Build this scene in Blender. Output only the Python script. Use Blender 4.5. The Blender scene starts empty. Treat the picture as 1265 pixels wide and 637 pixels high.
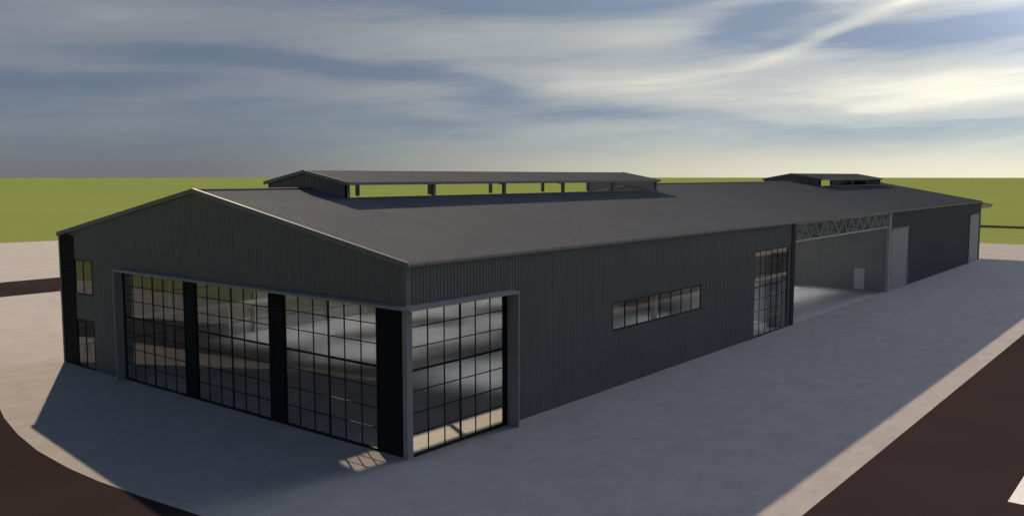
import bpy, math, random
from mathutils import Vector

random.seed(7)
S = bpy.context.scene
COL = S.collection
R = math.radians

# ------------------------------------------------------------------ dimensions (metres)
W, L = 28.84, 105.3            # width of the gable, length of the shed
EAVE, RIDGE, RY = 7.65, 10.30, 14.42
K = (RIDGE - EAVE) / RY
OPX0, OPX1 = 39.85, 64.0       # open drive-through bay
MON = [(6.95, 39.6), (77.35, 100.4)]
MY0, MY1, MRY = 11.4, 18.15, 14.75
BAY = 6.533
LAMP = 900.0                    # glow of the lamp lenses
SUN_AZ, SUN_EL = R(60.86), R(27.6)


def roof_z(y):
    return EAVE + K * (y if y < RY else W - y)


# ------------------------------------------------------------------ node helpers
class X:
    """A tiny wrapper so that shader maths can be written as expressions."""
    nt = None

    def __init__(self, s):
        self.s = s

    @staticmethod
    def op(kind, *a, clamp=False):
        n = X.nt.nodes.new('ShaderNodeMath')
        n.operation = kind
        n.use_clamp = clamp
        for i, v in enumerate(a):
            if isinstance(v, X):
                X.nt.links.new(v.s, n.inputs[i])
            else:
                n.inputs[i].default_value = v
        return X(n.outputs[0])

    def __add__(self, o): return X.op('ADD', self, o)
    __radd__ = __add__
    def __sub__(self, o): return X.op('SUBTRACT', self, o)
    def __rsub__(self, o): return X.op('SUBTRACT', o, self)
    def __mul__(self, o): return X.op('MULTIPLY', self, o)
    __rmul__ = __mul__
    def __truediv__(self, o): return X.op('DIVIDE', self, o)
    def pow(self, o): return X.op('POWER', self, o)
    def clamp(self): return X.op('ADD', self, 0.0, clamp=True)


def smooth(x, a, b):
    n = X.nt.nodes.new('ShaderNodeMapRange')
    n.interpolation_type = 'SMOOTHSTEP'
    X.nt.links.new(x.s, n.inputs['Value'])
    n.inputs['From Min'].default_value = a
    n.inputs['From Max'].default_value = b
    return X(n.outputs['Result'])


def mixc(fac, a, b):
    n = X.nt.nodes.new('ShaderNodeMix')
    n.data_type = 'RGBA'
    for sock, v in ((n.inputs[0], fac), (n.inputs[6], a), (n.inputs[7], b)):
        if isinstance(v, X):
            X.nt.links.new(v.s, sock)
        elif isinstance(v, (int, float)):
            sock.default_value = v
        else:
            sock.default_value = (*v, 1.0)
    return X(n.outputs[2])


def comb(x, y, z):
    n = X.nt.nodes.new('ShaderNodeCombineXYZ')
    for i, v in enumerate((x, y, z)):
        if isinstance(v, X):
            X.nt.links.new(v.s, n.inputs[i])
        else:
            n.inputs[i].default_value = v
    return X(n.outputs[0])


def noise(vec, scale, detail=4.0, rough=0.5, dist=0.0):
    n = X.nt.nodes.new('ShaderNodeTexNoise')
    X.nt.links.new(vec.s, n.inputs['Vector'])
    n.inputs['Scale'].default_value = scale
    n.inputs['Detail'].default_value = detail
    n.inputs['Roughness'].default_value = rough
    n.inputs['Distortion'].default_value = dist
    return X(n.outputs['Fac'])


def new_mat(name):
    m = bpy.data.materials.new(name)
    m.use_nodes = True
    X.nt = m.node_tree
    b = m.node_tree.nodes['Principled BSDF']
    return m, b


def objco():
    n = X.nt.nodes.new('ShaderNodeTexCoord')
    return X(n.outputs['Object'])


def mapped(v, scale):
    n = X.nt.nodes.new('ShaderNodeMapping')
    X.nt.links.new(v.s, n.inputs['Vector'])
    n.inputs['Scale'].default_value = scale
    return X(n.outputs[0])


def bump(b, height, strength, dist=0.01):
    n = X.nt.nodes.new('ShaderNodeBump')
    n.inputs['Strength'].default_value = strength
    n.inputs['Distance'].default_value = dist
    X.nt.links.new(height.s, n.inputs['Height'])
    X.nt.links.new(n.outputs[0], b.inputs['Normal'])


def scale_c(c, k):
    return tuple(v * k for v in c)


def steel(name, col, rough=0.45, var=0.12, streak=(3.0, 3.0, 0.35), spec=0.5):
    """Painted sheet steel: flat coat with faint vertical weathering streaks and dust."""
    m, b = new_mat(name)
    co = objco()
    n1 = noise(mapped(co, streak), 1.0, 5, 0.6)
    n2 = noise(co, 0.35, 4, 0.55)
    f = smooth(n1 * 0.6 + n2 * 0.4, 0.3, 0.7)
    c = mixc(f, scale_c(col, 1 - var), scale_c(col, 1 + var))
    X.nt.links.new(c.s, b.inputs['Base Color'])
    r = n2 * 0.2 + (rough - 0.1)
    X.nt.links.new(r.s, b.inputs['Roughness'])
    b.inputs['Specular IOR Level'].default_value = spec
    return m


M = {}
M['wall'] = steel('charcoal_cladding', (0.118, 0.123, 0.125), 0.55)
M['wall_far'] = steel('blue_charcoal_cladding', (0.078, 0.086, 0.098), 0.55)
M['roof'] = steel('grey_roof_sheet', (0.108, 0.115, 0.127), 0.95, 0.08, (0.6, 0.25, 1.0), spec=0.04)
M['trim'] = steel('grey_flashing', (0.17, 0.17, 0.165), 0.6, 0.08, spec=0.2)
M['surround'] = steel('surround_grey', (0.235, 0.24, 0.24), 0.55, 0.08)
M['black'] = steel('black_cladding', (0.012, 0.012, 0.013), 0.75, 0.2, spec=0.12)
M['frame'] = steel('black_window_frame', (0.008, 0.008, 0.009), 0.6, 0.15, spec=0.2)
M['lining'] = steel('light_grey_lining', (0.42, 0.42, 0.415), 0.6, 0.05, spec=0.2)
M['zinc'] = steel('zinc_grey_sheet', (0.36, 0.365, 0.36), 0.55, 0.06)
M['door'] = steel('pale_grey_door', (0.215, 0.235, 0.25), 0.5, 0.06)
M['white'] = steel('white_steel', (0.55, 0.55, 0.53), 0.45, 0.06)
M['door_white'] = steel('white_door_paint', (0.78, 0.78, 0.77), 0.5, 0.04)
M['structural'] = steel('galvanised_steel', (0.20, 0.20, 0.195), 0.5, 0.10)
M['dark_steel'] = steel('dark_primer_steel', (0.05, 0.05, 0.053), 0.5, 0.15)


def glass_mat():
    m = bpy.data.materials.new('window_glass')
    m.use_nodes = True
    nt = m.node_tree
    X.nt = nt
    nt.nodes.remove(nt.nodes['Principled BSDF'])
    out = nt.nodes['Material Output']
    lw = nt.nodes.new('ShaderNodeLayerWeight')
    lw.inputs['Blend'].default_value = 0.5
    fac = X(lw.outputs['Facing']).pow(3.0) * 0.66 + 0.04
    tr = nt.nodes.new('ShaderNodeBsdfTransparent')
    tr.inputs['Color'].default_value = (0.82, 0.83, 0.83, 1)
    gl = nt.nodes.new('ShaderNodeBsdfGlossy')
    gl.inputs['Roughness'].default_value = 0.0
    gl.inputs['Color'].default_value = (0.95, 0.96, 0.97, 1)
    mx = nt.nodes.new('ShaderNodeMixShader')
    nt.links.new(fac.s, mx.inputs[0])
    nt.links.new(tr.outputs[0], mx.inputs[1])
    nt.links.new(gl.outputs[0], mx.inputs[2])
    nt.links.new(mx.outputs[0], out.inputs['Surface'])
    return m


M['glass'] = glass_mat()


def pavement_mat():
    m, b = new_mat('concrete_paving')
    co = objco()
    big = noise(co, 0.06, 3, 0.5)
    mid = noise(mapped(co, (1.0, 0.55, 1.0)), 0.55, 5, 0.6, 0.4)
    fine = noise(co, 9.0, 4, 0.6)
    br = X.nt.nodes.new('ShaderNodeTexBrick')
    X.nt.links.new(co.s, br.inputs['Vector'])
    br.offset = 0.5
    br.inputs['Color1'].default_value = (0.22, 0.22, 0.22, 1)
    br.inputs['Color2'].default_value = (0.70, 0.70, 0.70, 1)
    br.inputs['Mortar'].default_value = (0.40, 0.40, 0.40, 1)
    br.inputs['Scale'].default_value = 1.0
    br.inputs['Mortar Size'].default_value = 0.012
    br.inputs['Brick Width'].default_value = 1.2
    br.inputs['Row Height'].default_value = 0.6
    dab = smooth(noise(mapped(co, (0.7, 1.1, 1.0)), 1.5, 3, 0.55), 0.56, 0.74)
    t = X(br.outputs['Color']) * 0.34 + big * 0.16 + smooth(mid, 0.3, 0.7) * 0.12 + fine * 0.34 - dab * 0.26
    c = mixc(smooth(t, 0.12, 0.72), (0.318, 0.290, 0.273), (0.412, 0.376, 0.352))
    X.nt.links.new(c.s, b.inputs['Base Color'])
    b.inputs['Roughness'].default_value = 0.95
    b.inputs['Specular IOR Level'].default_value = 0.08
    bump(b, fine + X(br.outputs['Color']) * 0.5, 0.15, 0.01)
    return m


def road_mat():
    m, b = new_mat('dark_asphalt')
    co = objco()
    big = noise(co, 0.12, 4, 0.55)
    fine = noise(co, 22.0, 3, 0.7)
    c = mixc(smooth(big * 0.6 + fine * 0.4, 0.3, 0.7), (0.034, 0.0252, 0.0262), (0.043, 0.0325, 0.0335))
    X.nt.links.new(c.s, b.inputs['Base Color'])
    b.inputs['Roughness'].default_value = 1.0
    b.inputs['Specular IOR Level'].default_value = 0.0
    bump(b, fine, 0.12, 0.01)
    return m


def grass_mat():
    m, b = new_mat('mown_grass')
    co = objco()
    big = noise(co, 0.012, 4, 0.55)
    mid = noise(co, 0.16, 5, 0.65)
    fine = noise(co, 3.5, 4, 0.7)
    f = smooth(big * 0.35 + mid * 0.35 + fine * 0.3, 0.32, 0.68)
    c = mixc(f, (0.205, 0.248, 0.068), (0.242, 0.285, 0.084))
    X.nt.links.new(c.s, b.inputs['Base Color'])
    b.inputs['Roughness'].default_value = 1.0
    b.inputs['Specular IOR Level'].default_value = 0.0
    return m


def floor_mat():
    m, b = new_mat('sealed_concrete_floor')
    co = objco()
    n = noise(co, 0.4, 5, 0.6)
    c = mixc(smooth(n, 0.3, 0.7), (0.44, 0.425, 0.41), (0.52, 0.50, 0.48))
    X.nt.links.new(c.s, b.inputs['Base Color'])
    r = n * 0.15 + 0.55
    b.inputs['Specular IOR Level'].default_value = 0.15
    X.nt.links.new(r.s, b.inputs['Roughness'])
    return m


def paint_mat():
    m, b = new_mat('road_paint')
    co = objco()
    n = noise(co, 6.0, 5, 0.7)
    c = mixc(smooth(n, 0.25, 0.55), (0.62, 0.58, 0.54), (0.80, 0.77, 0.73))
    X.nt.links.new(c.s, b.inputs['Base Color'])
    b.inputs['Roughness'].default_value = 0.8
    return m


m, b = new_mat('added_translucent_sheet')  # sheet added to let more, cooler light inside
n_ = m.node_tree.nodes
tl = n_.new('ShaderNodeBsdfTranslucent')
tl.inputs['Color'].default_value = (0.62, 0.78, 0.95, 1)
df = n_.new('ShaderNodeBsdfDiffuse')
df.inputs['Color'].default_value = (0.7, 0.7, 0.7, 1)
ms = n_.new('ShaderNodeMixShader')
ms.inputs[0].default_value = 0.10
m.node_tree.links.new(tl.outputs[0], ms.inputs[1])
m.node_tree.links.new(df.outputs[0], ms.inputs[2])
m.node_tree.links.new(ms.outputs[0], n_['Material Output'].inputs['Surface'])
M['added_skylight'] = m
M['pavement'] = pavement_mat()
M['road'] = road_mat()
M['grass'] = grass_mat()
M['floor'] = floor_mat()
M['paint'] = paint_mat()


# ------------------------------------------------------------------ mesh helpers
class MB:
    def __init__(self):
        self.v, self.f = [], []
        self.inside = set()      # faces that carry the pale lining

    def quad(self, *p):
        i = len(self.v)
        self.v += [tuple(q) for q in p]
        self.f.append(tuple(range(i, i + len(p))))

    def box(self, x0, x1, y0, y1, z0, z1):
        i = len(self.v)
        self.v += [(x, y, z) for z in (z0, z1) for y in (y0, y1) for x in (x0, x1)]
        for f in ((0, 2, 3, 1), (4, 5, 7, 6), (0, 1, 5, 4), (2, 6, 7, 3), (0, 4, 6, 2), (1, 3, 7, 5)):
            self.f.append(tuple(i + k for k in f))

    def bar(self, a, b, w, h=None, up=(0, 0, 1)):
        """A rectangular bar from a to b, w wide and h deep."""
        h = h or w
        a, b = Vector(a), Vector(b)
        d = (b - a).normalized()
        s = d.cross(Vector(up))
        if s.length < 1e-4:
            s = d.cross(Vector((1, 0, 0)))
        s.normalize()
        t = s.cross(d)
        i = len(self.v)
        for p in (a, b):
            for (q, r) in ((-1, -1), (1, -1), (1, 1), (-1, 1)):
                self.v.append(tuple(p + s * (q * w / 2) + t * (r * h / 2)))
        for k in range(4):
            self.f.append((i + k, i + (k + 1) % 4, i + 4 + (k + 1) % 4, i + 4 + k))
        self.f.append((i + 3, i + 2, i + 1, i))
        self.f.append((i + 4, i + 5, i + 6, i + 7))

    def prism(self, poly, axis, a, b):
        """Extrude a polygon (list of 2D points) along an axis from a to b."""
        def at(p, t):
            if axis == 'x':
                return (t, p[0], p[1])
            if axis == 'y':
                return (p[0], t, p[1])
            return (p[0], p[1], t)
        n, i = len(poly), len(self.v)
        self.v += [at(p, a) for p in poly] + [at(p, b) for p in poly]
        self.f.append(tuple(range(i, i + n)))
        self.f.append(tuple(range(i + 2 * n - 1, i + n - 1, -1)))
        for k in range(n):
            self.f.append((i + k, i + n + k, i + n + (k + 1) % n, i + (k + 1) % n))

    def build(self, name, mat, parent=None, label=None):
        me = bpy.data.meshes.new(name)
        me.from_pydata(self.v, [], self.f)
        import bmesh
        bm = bmesh.new()
        bm.from_mesh(me)
        bmesh.ops.recalc_face_normals(bm, faces=bm.faces)
        bm.to_mesh(me)
        bm.free()
        me.materials.append(mat)
        if self.inside:
            me.materials.append(M['lining'])
            for k in self.inside:
                me.polygons[k].material_index = 1
        o = bpy.data.objects.new(name, me)
        COL.objects.link(o)
        if parent:
            o.parent = parent
        if label:
            o['label'] = label
        return o


def empty(name, parent=None, loc=(0, 0, 0)):
    o = bpy.data.objects.new(name, None)
    COL.objects.link(o)
    o.location = loc
    o.parent = parent
    o.empty_display_size = 0.5
    return o


def structure(name, mb, mat, label, cat):
    o = mb.build(name, mat)
    o['kind'] = 'structure'
    o['label'] = label
    o['category'] = cat
    return o


# profile of trapezoidal sheet: offsets of one pitch
def profile(u0, u1, pitch, depth):
    pts = [(u0, None)]
    k = math.floor(u0 / pitch) - 1
    while k * pitch < u1 + pitch:
        b = k * pitch
        for du, h in ((0.0, 0.0), (pitch * 0.62, 0.0), (pitch * 0.72, 1.0), (pitch * 0.90, 1.0)):
            u = b + du
            if u0 + 1e-4 < u < u1 - 1e-4:
                pts.append((u, h * depth))
        k += 1
    pts.append((u1, None))

    def h_at(u):
        t = (u / pitch) % 1.0
        if t < 0.62: return 0.0
        if t < 0.72: return (t - 0.62) / 0.10 * depth
        if t < 0.90: return depth
        return (1.0 - t) / 0.10 * depth
    return [(u, h_at(u) if h is None else h) for u, h in pts]


def clad(mb, org, uax, vax, nax, u0, u1, v0, v1, pitch=0.2, depth=0.026, thick=0.06, back=True):
    """Ribbed sheet: ribs run along v.  v0, v1 may be functions of u.  A flat back sheet gives it thickness."""
    org, uax, vax, nax = map(Vector, (org, uax, vax, nax))
    f0 = v0 if callable(v0) else (lambda u: v0)
    f1 = v1 if callable(v1) else (lambda u: v1)
    pr = profile(u0, u1, pitch, depth)
    i = len(mb.v)
    for u, h in pr:
        mb.v.append(tuple(org + uax * u + vax * f0(u) + nax * h))
        mb.v.append(tuple(org + uax * u + vax * f1(u) + nax * h))
    for k in range(len(pr) - 1):
        a = i + 2 * k
        mb.f.append((a, a + 2, a + 3, a + 1))
    if not back:
        return
    # back sheet
    us = [u0, u1]
    mid = [m for m in (RY, MRY) if callable(v1) and u0 < m < u1]
    us = sorted(us + mid)
    i = len(mb.v)
    for u in us:
        mb.v.append(tuple(org + uax * u + vax * f0(u) - nax * thick))
        mb.v.append(tuple(org + uax * u + vax * f1(u) - nax * thick))
    for k in range(len(us) - 1):
        a = i + 2 * k
        mb.inside.add(len(mb.f))
        mb.f.append((a, a + 1, a + 3, a + 2))


# ------------------------------------------------------------------ the site
# grass plain to the horizon
g = MB()
N = 24
RAD = 6000.0
g.quad(*[(50 + RAD * math.cos(2 * math.pi * k / 96), 20 + RAD * math.sin(2 * math.pi * k / 96), -0.08) for k in range(96)])
structure('grass_field', g, M['grass'], 'flat yellow green grass plain reaching the horizon', 'grass field')

g = MB()
g.quad((-20, -30, -0.0), (138.2, -30, -0.0), (137.4, 20, 0.0), (130, 120, 0.0), (47, 129.6, 0.0), (36, 131.9, 0.0), (-20, 140, 0.0))
structure('paved_yard', g, M['pavement'], 'pale concrete paved yard around the long dark shed', 'pavement')

inner = [(140, -14.12), (4, -14.12), (1, -13.5), (-2.5, -11.4), (-5.5, -7.6), (-7.4, -3.2), (-8.25, 1.1), (-8.58, 4.3), (-8.76, 7.0),
         (-8.78, 9.25), (-8.57, 12.45), (-8.1, 15.43), (-7.4, 18.6), (-6.88, 20.4), (-6.0, 29), (-4.2, 38), (-1, 48), (4, 57), (9.3, 62.0), (30, 62.2), (160, 62.2)]
outer = [(140, -24.6), (-2, -24.6), (-8, -23.2), (-14, -19.5), (-18, -14.5), (-20.4, -8), (-21.5, -1), (-21.6, 4.3), (-21.2, 7),
         (-20.6, 10), (-19.4, 14), (-17.6, 20), (-15.8, 26), (-14, 31), (-12.4, 37), (-9.5, 46), (-5.5, 56), (1.5, 66.5), (14, 73.9), (30, 74.2), (160, 74.2)]
g = MB()
for k in range(len(inner) - 1):
    a, b = inner[k], inner[k + 1]
    c, d = outer[k + 1], outer[k]
    g.quad((*a, 0.006), (*b, 0.006), (*c, 0.006), (*d, 0.006))
structure('ring_road', g, M['road'], 'dark brown asphalt road curving around the paved yard', 'road')

for k in range(0, 7):
    g = MB()
    xs = 9.55 + 9.0 * k
    g.quad((xs, -19.72, 0.011), (xs + 4.2, -19.72, 0.011), (xs + 4.2, -19.12, 0.011), (xs, -19.12, 0.011))
    o = structure('lane_marking', g, M['paint'], 'white painted dash on the dark road beside the paved yard', 'road marking')
    o['group'] = 'white dashes along the road'

g = MB()
g.quad((184, -500, -0.05), (194, -500, -0.05), (198, 70, -0.05), (188, 70, -0.05))
structure('country_road', g, M['road'], 'thin dark road crossing the far grass beyond the shed', 'road')

# ------------------------------------------------------------------ the shed
shed = empty('industrial_shed', loc=(0, 0, 0))
shed['label'] = 'long dark grey steel shed with gridded glass doors and roof monitors'
shed['category'] = 'shed'

# ---- floor slab
g = MB()
g.box(0.06, L - 0.06, 0.06, W - 0.06, -0.1, 0.012)
g.build('floor_slab', M['floor'], shed)

# ---- front gable wall: plane x = 0, faces -x; u = y, v = z
DT = 5.92      # head height of the big glazed doors
g = MB()
O, U, V, NX = (0, 0, 0), (0, 1, 0), (0, 0, 1), (-1, 0, 0)
top = lambda y: roof_z(y) + 0.004


def gw(u0, u1, v0, v1): clad(g, O, U, V, NX, u0, u1, v0, v1)


BK1 = 27.12
gw(0.0, 21.84, 6.02, top)
gw(21.84, 25.04, 0, top)
gw(25.04, 27.1, 2.80, 4.27)
gw(25.04, 27.1, 6.25, top)
g.build('gable_wall', M['wall'], shed)

# black horizontal cladding strip at the far corner of the gable
def black_panel(y0, y1, z0, z1, x=0.0):
    g = MB()
    clad(g, (x, 0, 0), (0, 0, 1), (0, 1, 0), (-1, 0, 0), z0, z1, y0, y1, pitch=0.22, depth=0.035)
    return g


g = MB()
clad(g, (0, 0, 0), (0, 0, 1), (0, 1, 0), (-1, 0, 0), 0, 7.60, BK1 - 0.02, W - 0.09, pitch=0.22, depth=0.035)
g.box(-0.042, 0.05, BK1 - 0.02, BK1 + 0.015, 0, 7.58)
g.build('cladding_panel', M['black'], shed, 'full height black ribbed strip at the far gable corner')
for (a, b) in ((14.66, 15.66), (7.68, 8.70), (0.14, 1.66)):
    g = black_panel(a, b, 0.0, DT + 0.06)
    g.box(-0.040, 0.075, a + 0.002, a + 0.03, 0.0, DT)
    g.box(-0.040, 0.075, b - 0.03, b - 0.002, 0.0, DT)
    g.build('cladding_panel', M['black'], shed)

# ---- near side wall: plane y = 0, faces -y; u = x, v = z
ST = EAVE + 0.004


def sw(g, u0, u1, v0, v1): clad(g, (0, 0, 0), (1, 0, 0), (0, 0, 1), (0, -1, 0), u0, u1, v0, v1)


WX0, WX1, WZ0, WZ1 = 14.80, 24.84, 3.0, 4.47
TX0, TX1 = 32.75, 38.70
g = MB()
sw(g, 0.0, 6.22, 6.02, ST)
sw(g, 6.22, WX0, 0, ST)
sw(g, WX0, WX1, 0, WZ0)
sw(g, WX0, WX1, WZ1, ST)
sw(g, WX1, TX0, 0, ST)
sw(g, TX0, TX1, 5.95, ST)
sw(g, TX1, 39.18, 0, ST)
g.build('side_wall', M['wall'], shed)

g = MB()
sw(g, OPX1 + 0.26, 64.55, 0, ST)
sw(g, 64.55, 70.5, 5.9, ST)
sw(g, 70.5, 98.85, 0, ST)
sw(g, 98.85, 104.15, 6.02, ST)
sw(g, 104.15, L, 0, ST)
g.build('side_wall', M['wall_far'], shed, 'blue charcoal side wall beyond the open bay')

# far end wall (mostly unseen) and rear wall with the open bay and glazing gaps
g = MB()
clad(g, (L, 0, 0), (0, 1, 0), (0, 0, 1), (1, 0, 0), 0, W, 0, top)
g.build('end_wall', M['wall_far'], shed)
g = MB()


def rw(u0, u1, v0, v1): clad(g, (0, W, 0), (1, 0, 0), (0, 0, 1), (0, 1, 0), u0, u1, v0, v1)


rw(0, OPX0 - 0.6, 0, ST)
rw(OPX0 - 0.6, OPX1, 6.1, ST)
rw(OPX1, L, 0, ST)
g.build('rear_wall', M['wall'], shed)

# corner flashings
g = MB()
g.box(-0.045, 0.14, -0.05, -0.036, 6.03, ST)
g.box(-0.05, -0.036, -0.045, 0.14, 6.03, ST)
g.build('corner_flashing', M['wall'], shed)
g = MB()
g.box(-0.06, 0.0, W - 0.09, W + 0.06, 0, 7.62)
g.build('corner_flashing', M['trim'], shed)
g = MB()
g.box(L - 0.12, L + 0.05, -0.055, -0.034, 0, ST)
g.build('corner_flashing', M['frame'], shed)

# ---- roof: ribs run down the slope
roof = MB()
cs = math.hypot(1.0, K)


def slope(x0, x1, y0, y1):
    """Piece of roof between plan lines y0 < y1, both on one side of the ridge."""
    if y1 <= RY + 1e-6:
        vax = Vector((0, 1, K)); n = Vector((0, -K, 1)).normalized()
        clad(roof, (0, 0, EAVE + 0.04), (1, 0, 0), vax, n, x0, x1, y0, y1, pitch=0.3, depth=0.016, thick=0.03)
    else:
        vax = Vector((0, -1, K)); n = Vector((0, K, 1)).normalized()
        clad(roof, (0, W, EAVE + 0.04), (1, 0, 0), vax, n, x0, x1, W - y1, W - y0, pitch=0.3, depth=0.016, thick=0.03)


RX0, RX1 = -0.05, L + 0.08
slope(RX0, RX1, -0.14, MY0)
# unseen translucent sheets added in the sunny rear slope to light the bay
ADDED_SKYL = [(41.6, 45.0), (48.0, 51.4), (54.4, 57.8)]
sx = RX0
for a, b in ADDED_SKYL:
    slope(sx, a, MY1, W + 0.14)
    slope(a, b, MY1, MY1 + 0.8)
    slope(a, b, W - 1.2, W + 0.14)
    sx = b
slope(sx, RX1, MY1, W + 0.14)
edges = [(RX0, MON[0][0]), (MON[0][1], MON[1][0]), (MON[1][1], RX1)]
for a, b in edges:
    slope(a, b, MY0, RY)
    slope(a, b, RY, MY1)
roof_o = roof.build('roof', M['roof'], shed)
for a, b in ADDED_SKYL:
    g = MB()
    clad(g, (0, W, EAVE + 0.04), (1, 0, 0), (0, -1, K), Vector((0, K, 1)).normalized(), a, b, 1.2, W - MY1 - 0.8, pitch=0.2, depth=0.035, back=False)
    g.build('added_skylight', M['added_skylight'], roof_o)
for a, b in edges:
    g = MB()
    for s in (-1, 1):
        y2 = RY + s * 0.24
        g.quad((a, RY, RIDGE + 0.095), (b, RY, RIDGE + 0.095), (b, y2, RIDGE + 0.095 - 0.24 * K), (a, y2, RIDGE + 0.095 - 0.24 * K))
    g.build('ridge_cap', M['roof'], roof_o)


def barge(x, sgn, lab=None):
    g = MB()
    for (ya, yb) in ((-0.16, RY), (W + 0.16, RY)):
        za, zb = roof_z(min(max(ya, 0), W)) - 0.16 * K, RIDGE
        if ya > RY: za = EAVE - 0.16 * K
        else: za = EAVE - 0.16 * K
        x0, x1 = (x, x + sgn * 0.06)
        p = [(x0, ya, za - 0.12), (x0, yb, zb - 0.12), (x0, yb, zb + 0.10), (x0, ya, za + 0.10)]
        q = [(x1, *c[1:]) for c in p]
        i = len(g.v)
        g.v += p + q
        g.f += [(i, i + 1, i + 2, i + 3), (i + 7, i + 6, i + 5, i + 4)]
        for k in range(4):
            g.f.append((i + k, i + 4 + k, i + 4 + (k + 1) % 4, i + (k + 1) % 4))
        # top leg laid over the sheet
        xt = x - sgn * 0.05
        g.quad((x1, ya, za + 0.104), (x1, yb, zb + 0.104), (xt, yb, zb + 0.104), (xt, ya, za + 0.104))
    return g.build('barge_flashing', M['trim'], roof_o)


barge(-0.052, -1)
barge(L + 0.085, 1)
g = MB()
g.box(-0.10, L + 0.1, -0.20, -0.045, EAVE - 0.11, EAVE + 0.0)
g.build('gutter', M['trim'], roof_o)
g = MB()
g.box(-0.10, L + 0.1, W + 0.045, W + 0.20, EAVE - 0.11, EAVE + 0.0)
g.build('gutter', M['trim'], roof_o)

# ---- portal frames and purlins inside
frames_x = [0.28] + [BAY * i for i in range(1, 7)] + [OPX1 + 0.3 + 6.85 * i for i in range(0, 6)] + [L - 0.3]
for x in frames_x:
    for s in (0, 1):
        y0, y1 = ((0.10, 0.42), (W - 0.42, W - 0.10))[s]
        g = MB()
        g.box(x - 0.09, x + 0.09, y0, y0 + 0.02, 0.0, EAVE - 0.5)
        g.box(x - 0.09, x + 0.09, y1 - 0.02, y1, 0.0, EAVE - 0.5)
        g.box(x - 0.012, x + 0.012, y0 + 0.02, y1 - 0.02, 0.0, EAVE - 0.45)
        ya, yb = (0.1, RY) if s == 0 else (W - 0.1, RY)
        za, zb = EAVE - 0.1, RIDGE - 0.12
        if any(m0 - 0.3 < x < m1 + 0.3 for m0, m1 in MON):
            yb = MY0 + 0.05 if s == 0 else MY1 - 0.05
            zb = roof_z(yb) - 0.12
        g.bar((x, ya, za), (x, yb, zb), 0.18, 0.025)
        g.bar((x, ya, za - 0.36), (x, yb, zb - 0.36), 0.18, 0.025)
        g.bar((x, ya, za - 0.18), (x, yb, zb - 0.18), 0.02, 0.34)
        g.build('portal_frame', M['white'], shed)
g = MB()
for y in [1.6 * k for k in range(1, 18)]:
    if MY0 - 0.2 < y < MY1 + 0.2:
        segs = edges
    else:
        segs = [(0.3, L - 0.3)]
    for a, b in segs:
        g.box(max(a, 0.3), min(b, L - 0.3), y - 0.03, y + 0.03, roof_z(y) - 0.22, roof_z(y) - 0.04)
g.build('purlin', M['structural'], roof_o)
# white rail and girts on the rear wall inside the glazed hall
g = MB()
g.box(0.3, OPX0 - 0.7, W - 0.62, W - 0.44, 2.10, 2.36)
for x in (3.4, 10.8, 16.6, 23.2, 29.6):
    g.box(x - 0.08, x + 0.08, W - 0.60, W - 0.46, 0.012, 2.10)
g.build('wall_rail', M['white'], shed)
g = MB()
for z in (0.9, 3.6, 4.8, 6.0):
    g.box(0.3, OPX0 - 0.7, W - 0.095, W - 0.07, z - 0.06, z + 0.06)
g.build('girt', M['structural'], shed)

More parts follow.
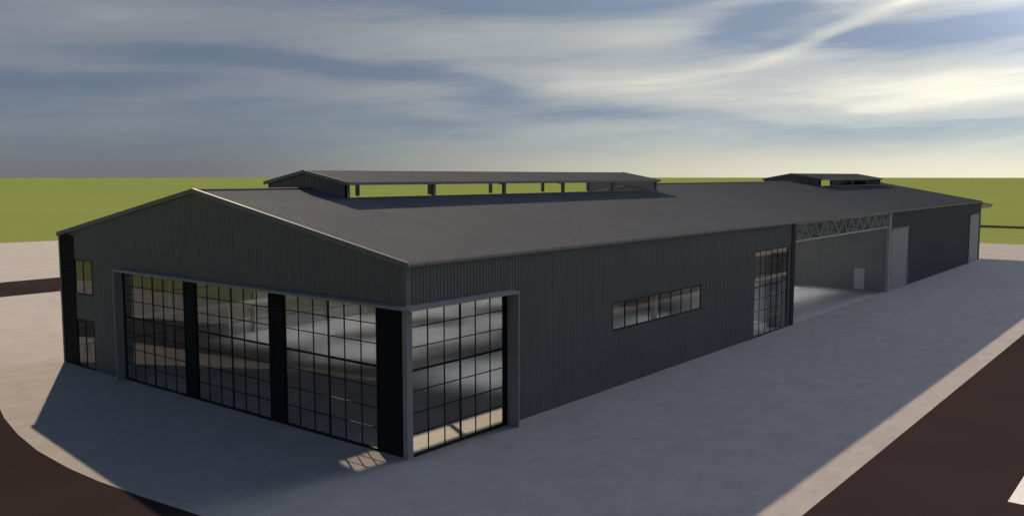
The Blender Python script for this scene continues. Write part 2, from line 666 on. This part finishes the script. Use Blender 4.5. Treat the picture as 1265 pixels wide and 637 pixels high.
# ---- roof monitors
def monitor(x0, x1, nposts, rear_closed_from=None):
    t = empty('roof_monitor', shed)
    ez, az, ov = 10.68, 11.28, 0.20
    km = (az - ez) / (MRY - MY0)
    g = MB()
    vax = Vector((0, 1, km)); n = Vector((0, -km, 1)).normalized()
    clad(g, (0, MY0, ez), (1, 0, 0), vax, n, x0 - 0.12, x1 + 0.12, -ov, MRY - MY0, pitch=0.3, depth=0.016, thick=0.03)
    vax = Vector((0, -1, km)); n = Vector((0, km, 1)).normalized()
    clad(g, (0, MY1, ez), (1, 0, 0), vax, n, x0 - 0.12, x1 + 0.12, -0.04, MY1 - MRY, pitch=0.3, depth=0.016, thick=0.03)
    g.build('roof', M['roof'], t)
    g = MB()
    for s, y in ((-1, MY0 - ov), (1, MY1 + 0.04)):
        ya, yb = sorted((y, y + s * (0.05 if s < 0 else 0.02)))
        g.box(x0 - 0.14, x1 + 0.14, ya, yb, ez - ov * km - (0.12 if s < 0 else 0.03), ez - ov * km + 0.03)
    for xx, s in ((x0 - 0.13, -1), (x1 + 0.13, 1)):
        for (ya, yb) in ((MY0 - ov, MRY), (MY1 + ov, MRY)):
            xa, xb = sorted((xx, xx + s * 0.05))
            za, zb = ez - ov * km, az
            i = len(g.v)
            p = [(ya, za - 0.14), (yb, zb - 0.14), (yb, zb + 0.05), (ya, za + 0.05)]
            g.v += [(xa, *c) for c in p] + [(xb, *c) for c in p]
            g.f += [(i, i + 1, i + 2, i + 3), (i + 7, i + 6, i + 5, i + 4)]
            for k in range(4):
                g.f.append((i + k, i + 4 + k, i + 4 + (k + 1) % 4, i + (k + 1) % 4))
    g.build('fascia', M['trim'], t)
    mz = lambda y: ez + km * ((y - MY0) if y < MRY else (MY1 - y) * (MRY - MY0) / (MY1 - MRY)) + 0.004
    for xx, s in ((x0, -1), (x1, 1)):
        g = MB()
        clad(g, (xx, 0, 0), (0, 1, 0), (0, 0, 1), (s, 0, 0), MY0, MY1, lambda y: roof_z(y) + 0.0, mz, pitch=0.3, depth=0.04)
        g.build('gable_wall', M['wall'], t)
    # sills over the cut roof edge and head beams
    for y in (MY0 + 0.08, MY1 - 0.08):
        g = MB()
        g.box(x0 + 0.02, x1 - 0.02, y - 0.07, y + 0.07, roof_z(y) - 0.28, roof_z(y) + (0.115 if y < MRY else 0.03))
        g.build('sill', M['dark_steel'], t)
        g = MB()
        g.box(x0 + 0.02, x1 - 0.02, y - 0.06, y + 0.06, ez - 0.10, ez - 0.035)
        g.build('head_beam', M['dark_steel'], t)
    for k in range(nposts + 1):
        x = x0 + 0.1 + (x1 - x0 - 0.2) * k / nposts
        for y in (MY0 + 0.08, MY1 - 0.08):
            g = MB()
            g.box(x - 0.10, x + 0.10, y - 0.09, y + 0.09, roof_z(y) + 0.115, ez - 0.04)
            g.build('post', M['trim'], t)
        if 0 < k < nposts:
            g = MB()
            g.bar((x, MY0 + 0.1, ez - 0.16), (x, MRY, az - 0.2), 0.14, 0.2)
            g.bar((x, MY1 - 0.1, ez - 0.16), (x, MRY, az - 0.2), 0.14, 0.2)
            g.build('rafter', M['white'], t)
    return t


monitor(*MON[0], 5)
monitor(*MON[1], 4)


# ---- glazed doors and windows
def glazed(name, axis, u0, u1, z0, z1, mull, trans, plane=0.0, thick_m=(), thick_t=(), thin=0.036, fat=0.095, bord=0.08, label=None, shadow=0.0):
    """Frame, grid of bars and panes in plane x=plane (axis 'x', u = y) or y=plane (axis 'y', u = x)."""
    t = empty(name, shed)
    if label: t['label'] = label

    def bx(g, ua, ub, za, zb, d0, d1):
        if axis == 'x':
            g.box(plane + d0, plane + d1, ua, ub, za, zb)
        else:
            g.box(ua, ub, plane + d0, plane + d1, za, zb)
    g = MB()
    bx(g, u0, u0 + bord, z0, z1, -0.02, 0.06)
    bx(g, u1 - bord, u1, z0, z1, -0.02, 0.06)
    bx(g, u0 + bord, u1 - bord, z0, z0 + bord, -0.05, 0.07)
    bx(g, u0 + bord, u1 - bord, z1 - bord, z1, -0.05, 0.07)
    g.build('frame', M['frame'], t)
    g = MB()
    for k, u in enumerate(mull):
        w = fat if k in thick_m else thin
        bx(g, u - w / 2, u + w / 2, z0 + bord, z1 - bord, -0.012, 0.03)
    for k, z in enumerate(trans):
        w = fat if k in thick_t else thin
        # transoms butt between the mullions
        us = [u0 + bord] + list(mull) + [u1 - bord]
        for j in range(len(us) - 1):
            wa = 0 if j == 0 else (fat if (j - 1) in thick_m else thin) / 2
            wb = 0 if j == len(us) - 2 else (fat if j in thick_m else thin) / 2
            bx(g, us[j] + wa, us[j + 1] - wb, z - w / 2, z + w / 2, -0.009, 0.027)
    if g.v:
        g.build('glazing_bar', M['frame'], t)
    g = MB()
    d = 0.012
    if axis == 'x':
        g.quad((plane + d, u0 + bord * 0.5, z0 + bord * 0.5), (plane + d, u1 - bord * 0.5, z0 + bord * 0.5), (plane + d, u1 - bord * 0.5, z1 - bord * 0.5), (plane + d, u0 + bord * 0.5, z1 - bord * 0.5))
    else:
        g.quad((u0 + bord * 0.5, plane + d, z0 + bord * 0.5), (u1 - bord * 0.5, plane + d, z0 + bord * 0.5), (u1 - bord * 0.5, plane + d, z1 - bord * 0.5), (u0 + bord * 0.5, plane + d, z1 - bord * 0.5))
    g.build('glass', M['glass'], t)
    return t


def door_grid(name, axis, u0, u1, label=None, plane=0.02, z1=DT):
    mull = [u0 + (u1 - u0) * k / 6 for k in range(1, 6)]
    tr = [0.92, 1.75, 2.62, 3.45, 4.36, 5.16]
    glazed(name, axis, u0, u1, 0.012, z1, mull, tr, plane, thick_m=(2,), thick_t=(3,), label=label)


door_grid('glazed_door', 'x', 15.66, 21.70)
door_grid('glazed_door', 'x', 8.70, 14.66)
door_grid('glazed_door', 'x', 1.66, 7.68)
door_grid('glazed_door', 'y', 0.22, 5.98, 'gridded glass door on the long side at the near corner')
g = MB()
g.box(5.98, 6.14, -0.03, 0.10, 0, DT)
g.build('door_post', M['frame'], shed)
door_grid('glazed_door', 'y', TX0, TX1, 'tall gridded glass door beside the open bay', plane=0.02, z1=5.95)
glazed('strip_window', 'y', WX0, WX1, WZ0, WZ1, [WX0 + (WX1 - WX0) * k / 8 for k in range(1, 8)], [], 0.0, thin=0.07, bord=0.06)
glazed('upper_window', 'x', 25.06, 27.1, 4.27, 6.25, [26.1], [], 0.0, thin=0.045, bord=0.04)
ed = glazed('entrance_door', 'x', 25.06, 27.1, 0.012, 2.80, [26.1], [], 0.0, thin=0.06, bord=0.04)
g = MB()
for y in (25.98, 26.22):
    g.box(-0.10, -0.07, y - 0.015, y + 0.015, 0.85, 1.45)
    for z in (0.95, 1.35):
        g.box(-0.07, -0.03, y - 0.012, y + 0.012, z - 0.012, z + 0.012)
g.build('handle', M['structural'], ed)

# ---- projecting surround round the corner doors
sur = empty('door_surround', shed)
PX, PY = -0.46, -0.66
g = MB()
g.box(PX, 0.10, 21.76, 21.84, 0, 5.918)
g.build('jamb', M['surround'], sur)
g = MB()
g.box(6.14, 6.22, PY, 0.10, 0, 5.918)
g.build('jamb', M['surround'], sur)
g = MB()
# L shaped header plate: two mitred lengths
hz0, hz1 = 5.92, 6.03
g.prism([(PX, PY), (0.0, 0.0), (0.0, 21.86), (PX, 21.86)], 'z', hz0, hz1)
g.prism([(PX, PY), (6.24, PY), (6.24, 0.0), (0.0, 0.0)], 'z', hz0, hz1)
g.build('header', M['surround'], sur)
g = MB()
g.box(-0.10, 0.20, -0.10, 0.14, 0, 5.92)
g.build('corner_column', M['surround'], sur)

# ---- black end pier beside the open bay, cross walls and bay columns
g = MB()
g.box(39.18, 39.86, -0.07, 0.30, 0, ST)
g.build('end_pier', M['black'], shed)
g = MB()
clad(g, (39.84, 0, 0), (0, 1, 0), (0, 0, 1), (1, 0, 0), 0.30, W - 0.1, 0, lambda y: roof_z(y) - 0.08, thick=0.1)
g.build('cross_wall', M['lining'], shed)
cw = MB()
topc = lambda y: roof_z(y) - 0.08
clad(cw, (OPX1, 0, 0), (0, 1, 0), (0, 0, 1), (-1, 0, 0), 0.24, 2.12, 0, topc, thick=0.1)
clad(cw, (OPX1, 0, 0), (0, 1, 0), (0, 0, 1), (-1, 0, 0), 2.12, 3.16, 2.10, topc, thick=0.1)
clad(cw, (OPX1, 0, 0), (0, 1, 0), (0, 0, 1), (-1, 0, 0), 3.16, W - 0.1, 0, topc, thick=0.1)
cwo = cw.build('cross_wall', M['zinc'], shed, 'pale ribbed lining wall inside the open bay')
g = MB()
g.box(OPX1 - 0.05, OPX1 + 0.03, 2.15, 3.13, 0.012, 2.08)
pd = g.build('personnel_door', M['door_white'], cwo)
g = MB()
g.box(OPX1 - 0.12, OPX1 - 0.05, 2.25, 2.37, 1.02, 1.06)
g.build('handle', M['structural'], pd)
g = MB()
g.box(OPX1 - 0.16, OPX1 + 0.26, -0.10, 0.24, 0, ST - 0.02)
g.build('bay_column', M['lining'], shed, 'pale steel column at the far side of the open bay')

# ---- lattice truss over the open bay and transverse trusses behind it
def truss(p0, p1, zt, zb, n, mat, name, cw=0.14, dw=0.08, diag='warren'):
    g = MB()
    a, b = Vector(p0), Vector(p1)
    up = lambda p, z: (p.x, p.y, z)
    zt0, zt1 = zt if isinstance(zt, tuple) else (zt, zt)
    zb0, zb1 = zb if isinstance(zb, tuple) else (zb, zb)
    g.bar(up(a, zt0), up(b, zt1), cw)
    g.bar(up(a, zb0), up(b, zb1), cw)
    for k in range(n):
        t0, t1 = k / n, (k + 1) / n
        tm = (t0 + t1) / 2
        P = lambda t: a.lerp(b, t)
        T = lambda t: zt0 + (zt1 - zt0) * t
        B = lambda t: zb0 + (zb1 - zb0) * t
        g.bar(up(P(t0), T(t0) - cw * 0.4), up(P(tm), B(tm) + cw * 0.4), dw)
        g.bar(up(P(tm), B(tm) + cw * 0.4), up(P(t1), T(t1) - cw * 0.4), dw)
    return g.build(name, mat, shed)


truss((OPX0, 0.06, 0), (OPX1 - 0.16, 0.06, 0), 7.48, 6.18, 11, M['zinc'], 'eave_truss', 0.12, 0.07)
truss((OPX0, W - 0.1, 0), (OPX1 - 0.16, W - 0.1, 0), 7.48, 6.18, 11, M['structural'], 'eave_truss', 0.15, 0.09)
for x in (45.9, 51.9, 57.9):
    truss((x, 0.2, 0), (x, RY, 0), (7.45, 10.1), (6.2, 8.9), 9, M['structural'], 'roof_truss', 0.12, 0.06)
    truss((x, W - 0.2, 0), (x, RY, 0), (7.45, 10.1), (6.2, 8.9), 9, M['structural'], 'roof_truss', 0.12, 0.06)
    g = MB()
    g.box(x - 0.30, x + 0.30, 0.20, 0.26, 6.26, 7.40)  # dark plate standing in for the truss lattice seen edge-on
    g.build('truss_edge_plate', M['dark_steel'], shed)
for x0 in (40.2, 45.9, 51.9):
    g = MB()
    x1 = x0 + 5.6
    g.bar((x0, 1.2, 7.45), (x1, 5.6, 8.25), 0.045)
    g.bar((x0, 5.6, 8.25), (x1, 1.2, 7.45), 0.045)
    g.build('roof_brace', M['dark_steel'], shed)

# ---- sliding doors beyond the open bay
for (a, b, zt) in ((64.52, 70.4, 5.92), (98.9, 104.12, 6.05)):
    g = MB()
    clad(g, (0, -0.07, 0), (1, 0, 0), (0, 0, 1), (0, -1, 0), a, b, 0.03, zt, pitch=0.9, depth=0.012, thick=0.05)
    sd = g.build('sliding_door', M['door'], shed)
    g = MB()
    g.box(a - 0.1, b + 0.2, -0.16, -0.04, zt + 0.005, zt + 0.10)
    g.build('track', M['wall_far'], sd)
    if a < 70:
        g = MB()
        for z0, z1 in ((0.05, 0.42), (0.62, 2.5)):
            g.box(b + 0.02, b + 0.06, -0.15, -0.07, z0, z1)
        g.build('edge_guide', M['white'], sd)

# ---- canopy on the far end wall
can = empty('end_canopy', shed)
g = MB()
vax = Vector((1, 0, -0.055)); n = Vector((0.055, 0, 1)).normalized()
clad(g, (L + 0.12, 0, 7.50), (0, 1, 0), vax, n, -0.1, W + 0.1, 0, 8.2, pitch=0.3, depth=0.016, thick=0.03)
g.build('roof', M['roof'], can)
for y in [0.1 + (W - 0.2) * k / 6 for k in range(7)]:
    g = MB()
    a, b = L + 0.14, L + 7.7
    g.bar((a, y, 7.40), (b, y, 7.0), 0.12)
    g.bar((a, y, 6.75), (b, y, 6.75), 0.10)
    for k in range(6):
        t0, t1 = k / 6, (k + 1) / 6
        xa, xm, xb = a + (b - a) * t0, a + (b - a) * (t0 + t1) / 2, a + (b - a) * t1
        g.bar((xa, y, 7.36 - 0.40 * t0), (xm, y, 6.8), 0.06)
        g.bar((xm, y, 6.8), (xb, y, 7.36 - 0.40 * t1), 0.06)
    g.build('truss', M['structural'], can)

# ---- ladder-like column with cleats seen through the tall glass door
g = MB()
g.box(37.5, 39.3, 0.85, 1.05, 0.012, 7.3)
ic = g.build('wall_column', M['surround'], shed)
for z in (0.9, 2.4, 3.9, 4.9, 5.6):
    g = MB()
    g.box(37.6, 38.9, 0.72, 0.85, z, z + 0.08)
    g.build('bracket', M['white'], ic)

# ---- high bay lamps hung under the roof: bell reflector, glowing lens, stem
m, b = new_mat('lamp_lens')
b.inputs['Base Color'].default_value = (0.9, 0.9, 0.9, 1)
b.inputs['Emission Color'].default_value = (0.93, 0.96, 1.0, 1)
b.inputs['Emission Strength'].default_value = LAMP
M['lens'] = m


def ring(mb, cx, cy, prof, n=20):
    i = len(mb.v)
    for r, z in prof:
        mb.v += [(cx + r * math.cos(2 * math.pi * k / n), cy + r * math.sin(2 * math.pi * k / n), z) for k in range(n)]
    for q in range(len(prof) - 1):
        for k in range(n):
            a, b_ = i + q * n + k, i + q * n + (k + 1) % n
            mb.f.append((a, b_, b_ + n, a + n))


def lamp(x, y, z=6.6):
    g = MB()
    ring(g, x, y, [(0.34, z - 0.32), (0.335, z - 0.28), (0.27, z + 0.26), (0.12, z + 0.36), (0.11, z + 0.55), (0.001, z + 0.56)])
    ring(g, x, y, [(0.335, z - 0.32), (0.325, z - 0.28), (0.26, z + 0.25)])
    lo = g.build('lamp', M['dark_steel'], shed)
    g = MB()
    ring(g, x, y, [(0.001, z + 0.20), (0.15, z + 0.20), (0.16, z + 0.22), (0.001, z + 0.23)])
    g.build('lens', M['lens'], lo)
    g = MB()
    g.bar((x, y, z + 0.55), (x, y, min(roof_z(y), 9.7) - 0.1), 0.03)
    g.build('stem', M['dark_steel'], lo)


for lx in (13.7, 20.6, 28.0, 35.4):
    for ly in (7.0, 17.6, 25.6):
        lamp(lx, ly)
lamp(37.3, 4.6)  # extra lamp added to brighten the hall behind the tall glass door
for lx in (47.6, 53.4, 58.8):
    for ly in (7.2, 17.6):
        lamp(lx, ly)

# ------------------------------------------------------------------ light
sun = bpy.data.lights.new('sun', 'SUN')
sun.energy = 5.0
sun.angle = R(0.53)
sun.color = (1.0, 0.80, 0.57)
so = bpy.data.objects.new('sun', sun)
COL.objects.link(so)
d = Vector((math.cos(SUN_AZ) * math.cos(SUN_EL), math.sin(SUN_AZ) * math.cos(SUN_EL), math.sin(SUN_EL)))
so.rotation_euler = d.to_track_quat('Z', 'Y').to_euler()

# ------------------------------------------------------------------ sky
world = bpy.data.worlds.new('World')
S.world = world
world.use_nodes = True
nt = world.node_tree
X.nt = nt
bg = nt.nodes['Background']
SKY = 0.06
bg.inputs['Strength'].default_value = SKY
sky = nt.nodes.new('ShaderNodeTexSky')
sky.sky_type = 'NISHITA'
sky.sun_disc = False
sky.sun_elevation = SUN_EL
sky.sun_rotation = math.pi / 2 - SUN_AZ
sky.dust_density = 0.4
sky.air_density = 1.0
sky.ozone_density = 2.0

tc = nt.nodes.new('ShaderNodeTexCoord')
sep = nt.nodes.new('ShaderNodeSeparateXYZ')
nt.links.new(tc.outputs['Generated'], sep.inputs[0])
dx, dy, dz = X(sep.outputs[0]), X(sep.outputs[1]), X(sep.outputs[2])
# compass bearing measured from a fixed heading, and height above the horizon, both in degrees
A0 = 0.675
fwd = dx * math.cos(A0) + dy * math.sin(A0)
rgt = dx * math.sin(A0) - dy * math.cos(A0)
az = X.op('ARCTAN2', rgt, fwd) * 57.2958
el = X.op('ARCSINE', dz) * 57.2958
# drifting warp so that nothing keeps a clean outline
flat = comb(rgt / (dz + 0.10), fwd / (dz + 0.10), 0.0)
w1 = noise(mapped(flat, (0.9, 0.35, 1)), 0.8, 4, 0.5) - 0.5
w2 = noise(mapped(flat, (0.5, 0.5, 1)), 2.3, 3, 0.5) - 0.5
azw = az + w1 * 7.0 + w2 * 3.0
elw = el + w1 * 1.5 + w2 * 0.9


def blob(cx, cy, rx, ry, tilt=0.0):
    """Soft patch round bearing cx and height cy (degrees)."""
    c, s = math.cos(R(tilt)), math.sin(R(tilt))
    a, e = azw - cx, elw - cy
    p = (a * c + e * s) / rx
    q = (e * c - a * s) / ry
    return X.op('EXPONENT', (p * p + q * q) * -1.0)


streak = comb(azw * 0.030, elw * 0.26 - azw * 0.014, 0.3)
n1 = noise(streak, 1.0, 6, 0.50, 0.4)
n2 = noise(comb(azw * 0.075, elw * 0.75 - azw * 0.03, 4.0), 1.0, 7, 0.55, 0.6)
n3 = noise(comb(azw * 0.16, elw * 1.2 - azw * 0.05, 9.0), 1.0, 6, 0.55, 0.8)
cloud = (n1 - 0.5) * 0.8 + (n2 - 0.5) * 0.5 + (n3 - 0.5) * 0.22 + 0.47
# patches of open blue and banks of cloud
banks = ((-5.4, 8.6, 10, 1.5, 0, 0.24), (-21, 9.2, 9, 1.3, 0, 0.20), (-27, 6.3, 10, 0.45, 0, 0.12), (-6, 4.4, 3.6, 0.6, -3, 0.10),
         (6, 5.8, 8, 1.2, -4, 0.26), (9, 8.6, 5.5, 1.1, 4, 0.30), (19.0, 8.3, 4.5, 0.40, 20, 0.30), (25.5, 10.6, 3.5, 0.40, 16, 0.30), (28, 11.2, 7, 0.9, 5, 0.45),
         (26.5, 5.2, 8.5, 1.6, 2, 0.42), (15, 6.9, 6, 0.6, 8, 0.20), (-13, 5.2, 10, 0.5, 0, 0.08))
gaps = ((-14, 7.0, 8, 0.55, -3, 0.26), (-3, 5.9, 6, 0.7, -8, 0.24), (5, 4.1, 7, 0.6, -4, 0.20), (-2, 11.0, 6, 0.8, 0, 0.30),
        (15.5, 9.5, 3.0, 0.8, 12, 0.30), (25, 8.2, 6.5, 0.6, 2, 0.42), (-29, 5.4, 5, 0.5, 0, 0.12), (-28, 11.2, 5, 1.0, 0, 0.12))
for cx, cy, rx, ry, tl_, w in banks:
    cloud = cloud + blob(cx, cy, rx, ry, tl_) * w
for cx, cy, rx, ry, tl_, w in gaps:
    cloud = cloud - blob(cx, cy, rx, ry, tl_) * w
cov = smooth(cloud, 0.28, 0.66)
thick = smooth(cloud, 0.60, 1.05)
# brightness grows towards the veiled bright part of the sky on the far side of the shed
glow = smooth(az, -23.0, 30.0) * smooth(az * -1.0, -120.0, -50.0)
hz = smooth(el * -1.0, -6.0, 0.3)
low = smooth(el * -1.0, -3.0, 0.2)
blue = mixc(glow, (0.135, 0.178, 0.245), (0.25, 0.32, 0.44))
grey = mixc(glow, (0.205, 0.232, 0.275), (0.57, 0.59, 0.58))
white = mixc(glow, (0.285, 0.305, 0.345), (1.02, 0.97, 0.80))
haze_m = mixc(glow, (0.158, 0.200, 0.215), (0.56, 0.64, 0.60))
haze_l = mixc(glow, (0.150, 0.154, 0.165), (0.88, 0.81, 0.60))
c = mixc(cov, blue, grey)
c = mixc(thick, c, white)
c = mixc(hz * 0.62, c, haze_m)
c = mixc(low * 0.85, c, haze_l)
# only the lower sky is veiled like this; overhead the clear sky shows through thin cloud
veil = smooth(el * -1.0, -36.0, -11.0) * 0.94 + 0.06
c = mixc(smooth(el, -4.0, -0.5), (0.2, 0.2, 0.2), c)
# a bank of thin cloud glowing brightly to one side of the view
bank = X.op('EXPONENT', ((az - 47.0) * (az - 47.0) / 150.0 + (el - 24.0) * (el - 24.0) / 120.0) * -1.0)
gain = nt.nodes.new('ShaderNodeVectorMath')
gain.operation = 'SCALE'
nt.links.new(c.s, gain.inputs[0])
gain.inputs['Scale'].default_value = 1.0 / SKY
bk = nt.nodes.new('ShaderNodeMix')
bk.data_type = 'RGBA'
bk.blend_type = 'ADD'
bk.inputs[0].default_value = 1.0
nt.links.new(mixc(veil, X(sky.outputs[0]), X(gain.outputs[0])).s, bk.inputs[6])
nt.links.new(mixc((bank * (0.7 + n1 * 0.6)).clamp(), (0, 0, 0), tuple(v * 11.0 / SKY for v in (0.80, 0.84, 1.0))).s, bk.inputs[7])
final = X(bk.outputs[2])
nt.links.new(final.s, bg.inputs['Color'])

# ------------------------------------------------------------------ camera
cam = bpy.data.cameras.new('camera')
co = bpy.data.objects.new('camera', cam)
COL.objects.link(co)
co.location = (-23.5154, -24.0257, 11.0)
co.rotation_euler = (math.pi / 2 - 0.0931, 0, 0.675 - math.pi / 2)
cam.sensor_width = 36
cam.sensor_fit = 'HORIZONTAL'
cam.lens = 36 * 1083.13 / 1265
cam.clip_start = 0.1
cam.clip_end = 20000
S.camera = co

S.render.engine = 'CYCLES'
S.cycles.max_bounces = 10
S.cycles.transparent_max_bounces = 16
S.cycles.use_denoising = True
S.cycles.sample_clamp_indirect = 4.0
S.view_settings.view_transform = 'Standard'
S.view_settings.look = 'None'
S.view_settings.gamma = 1
S.view_settings.use_curve_mapping = False
S.view_settings.exposure = 0.1
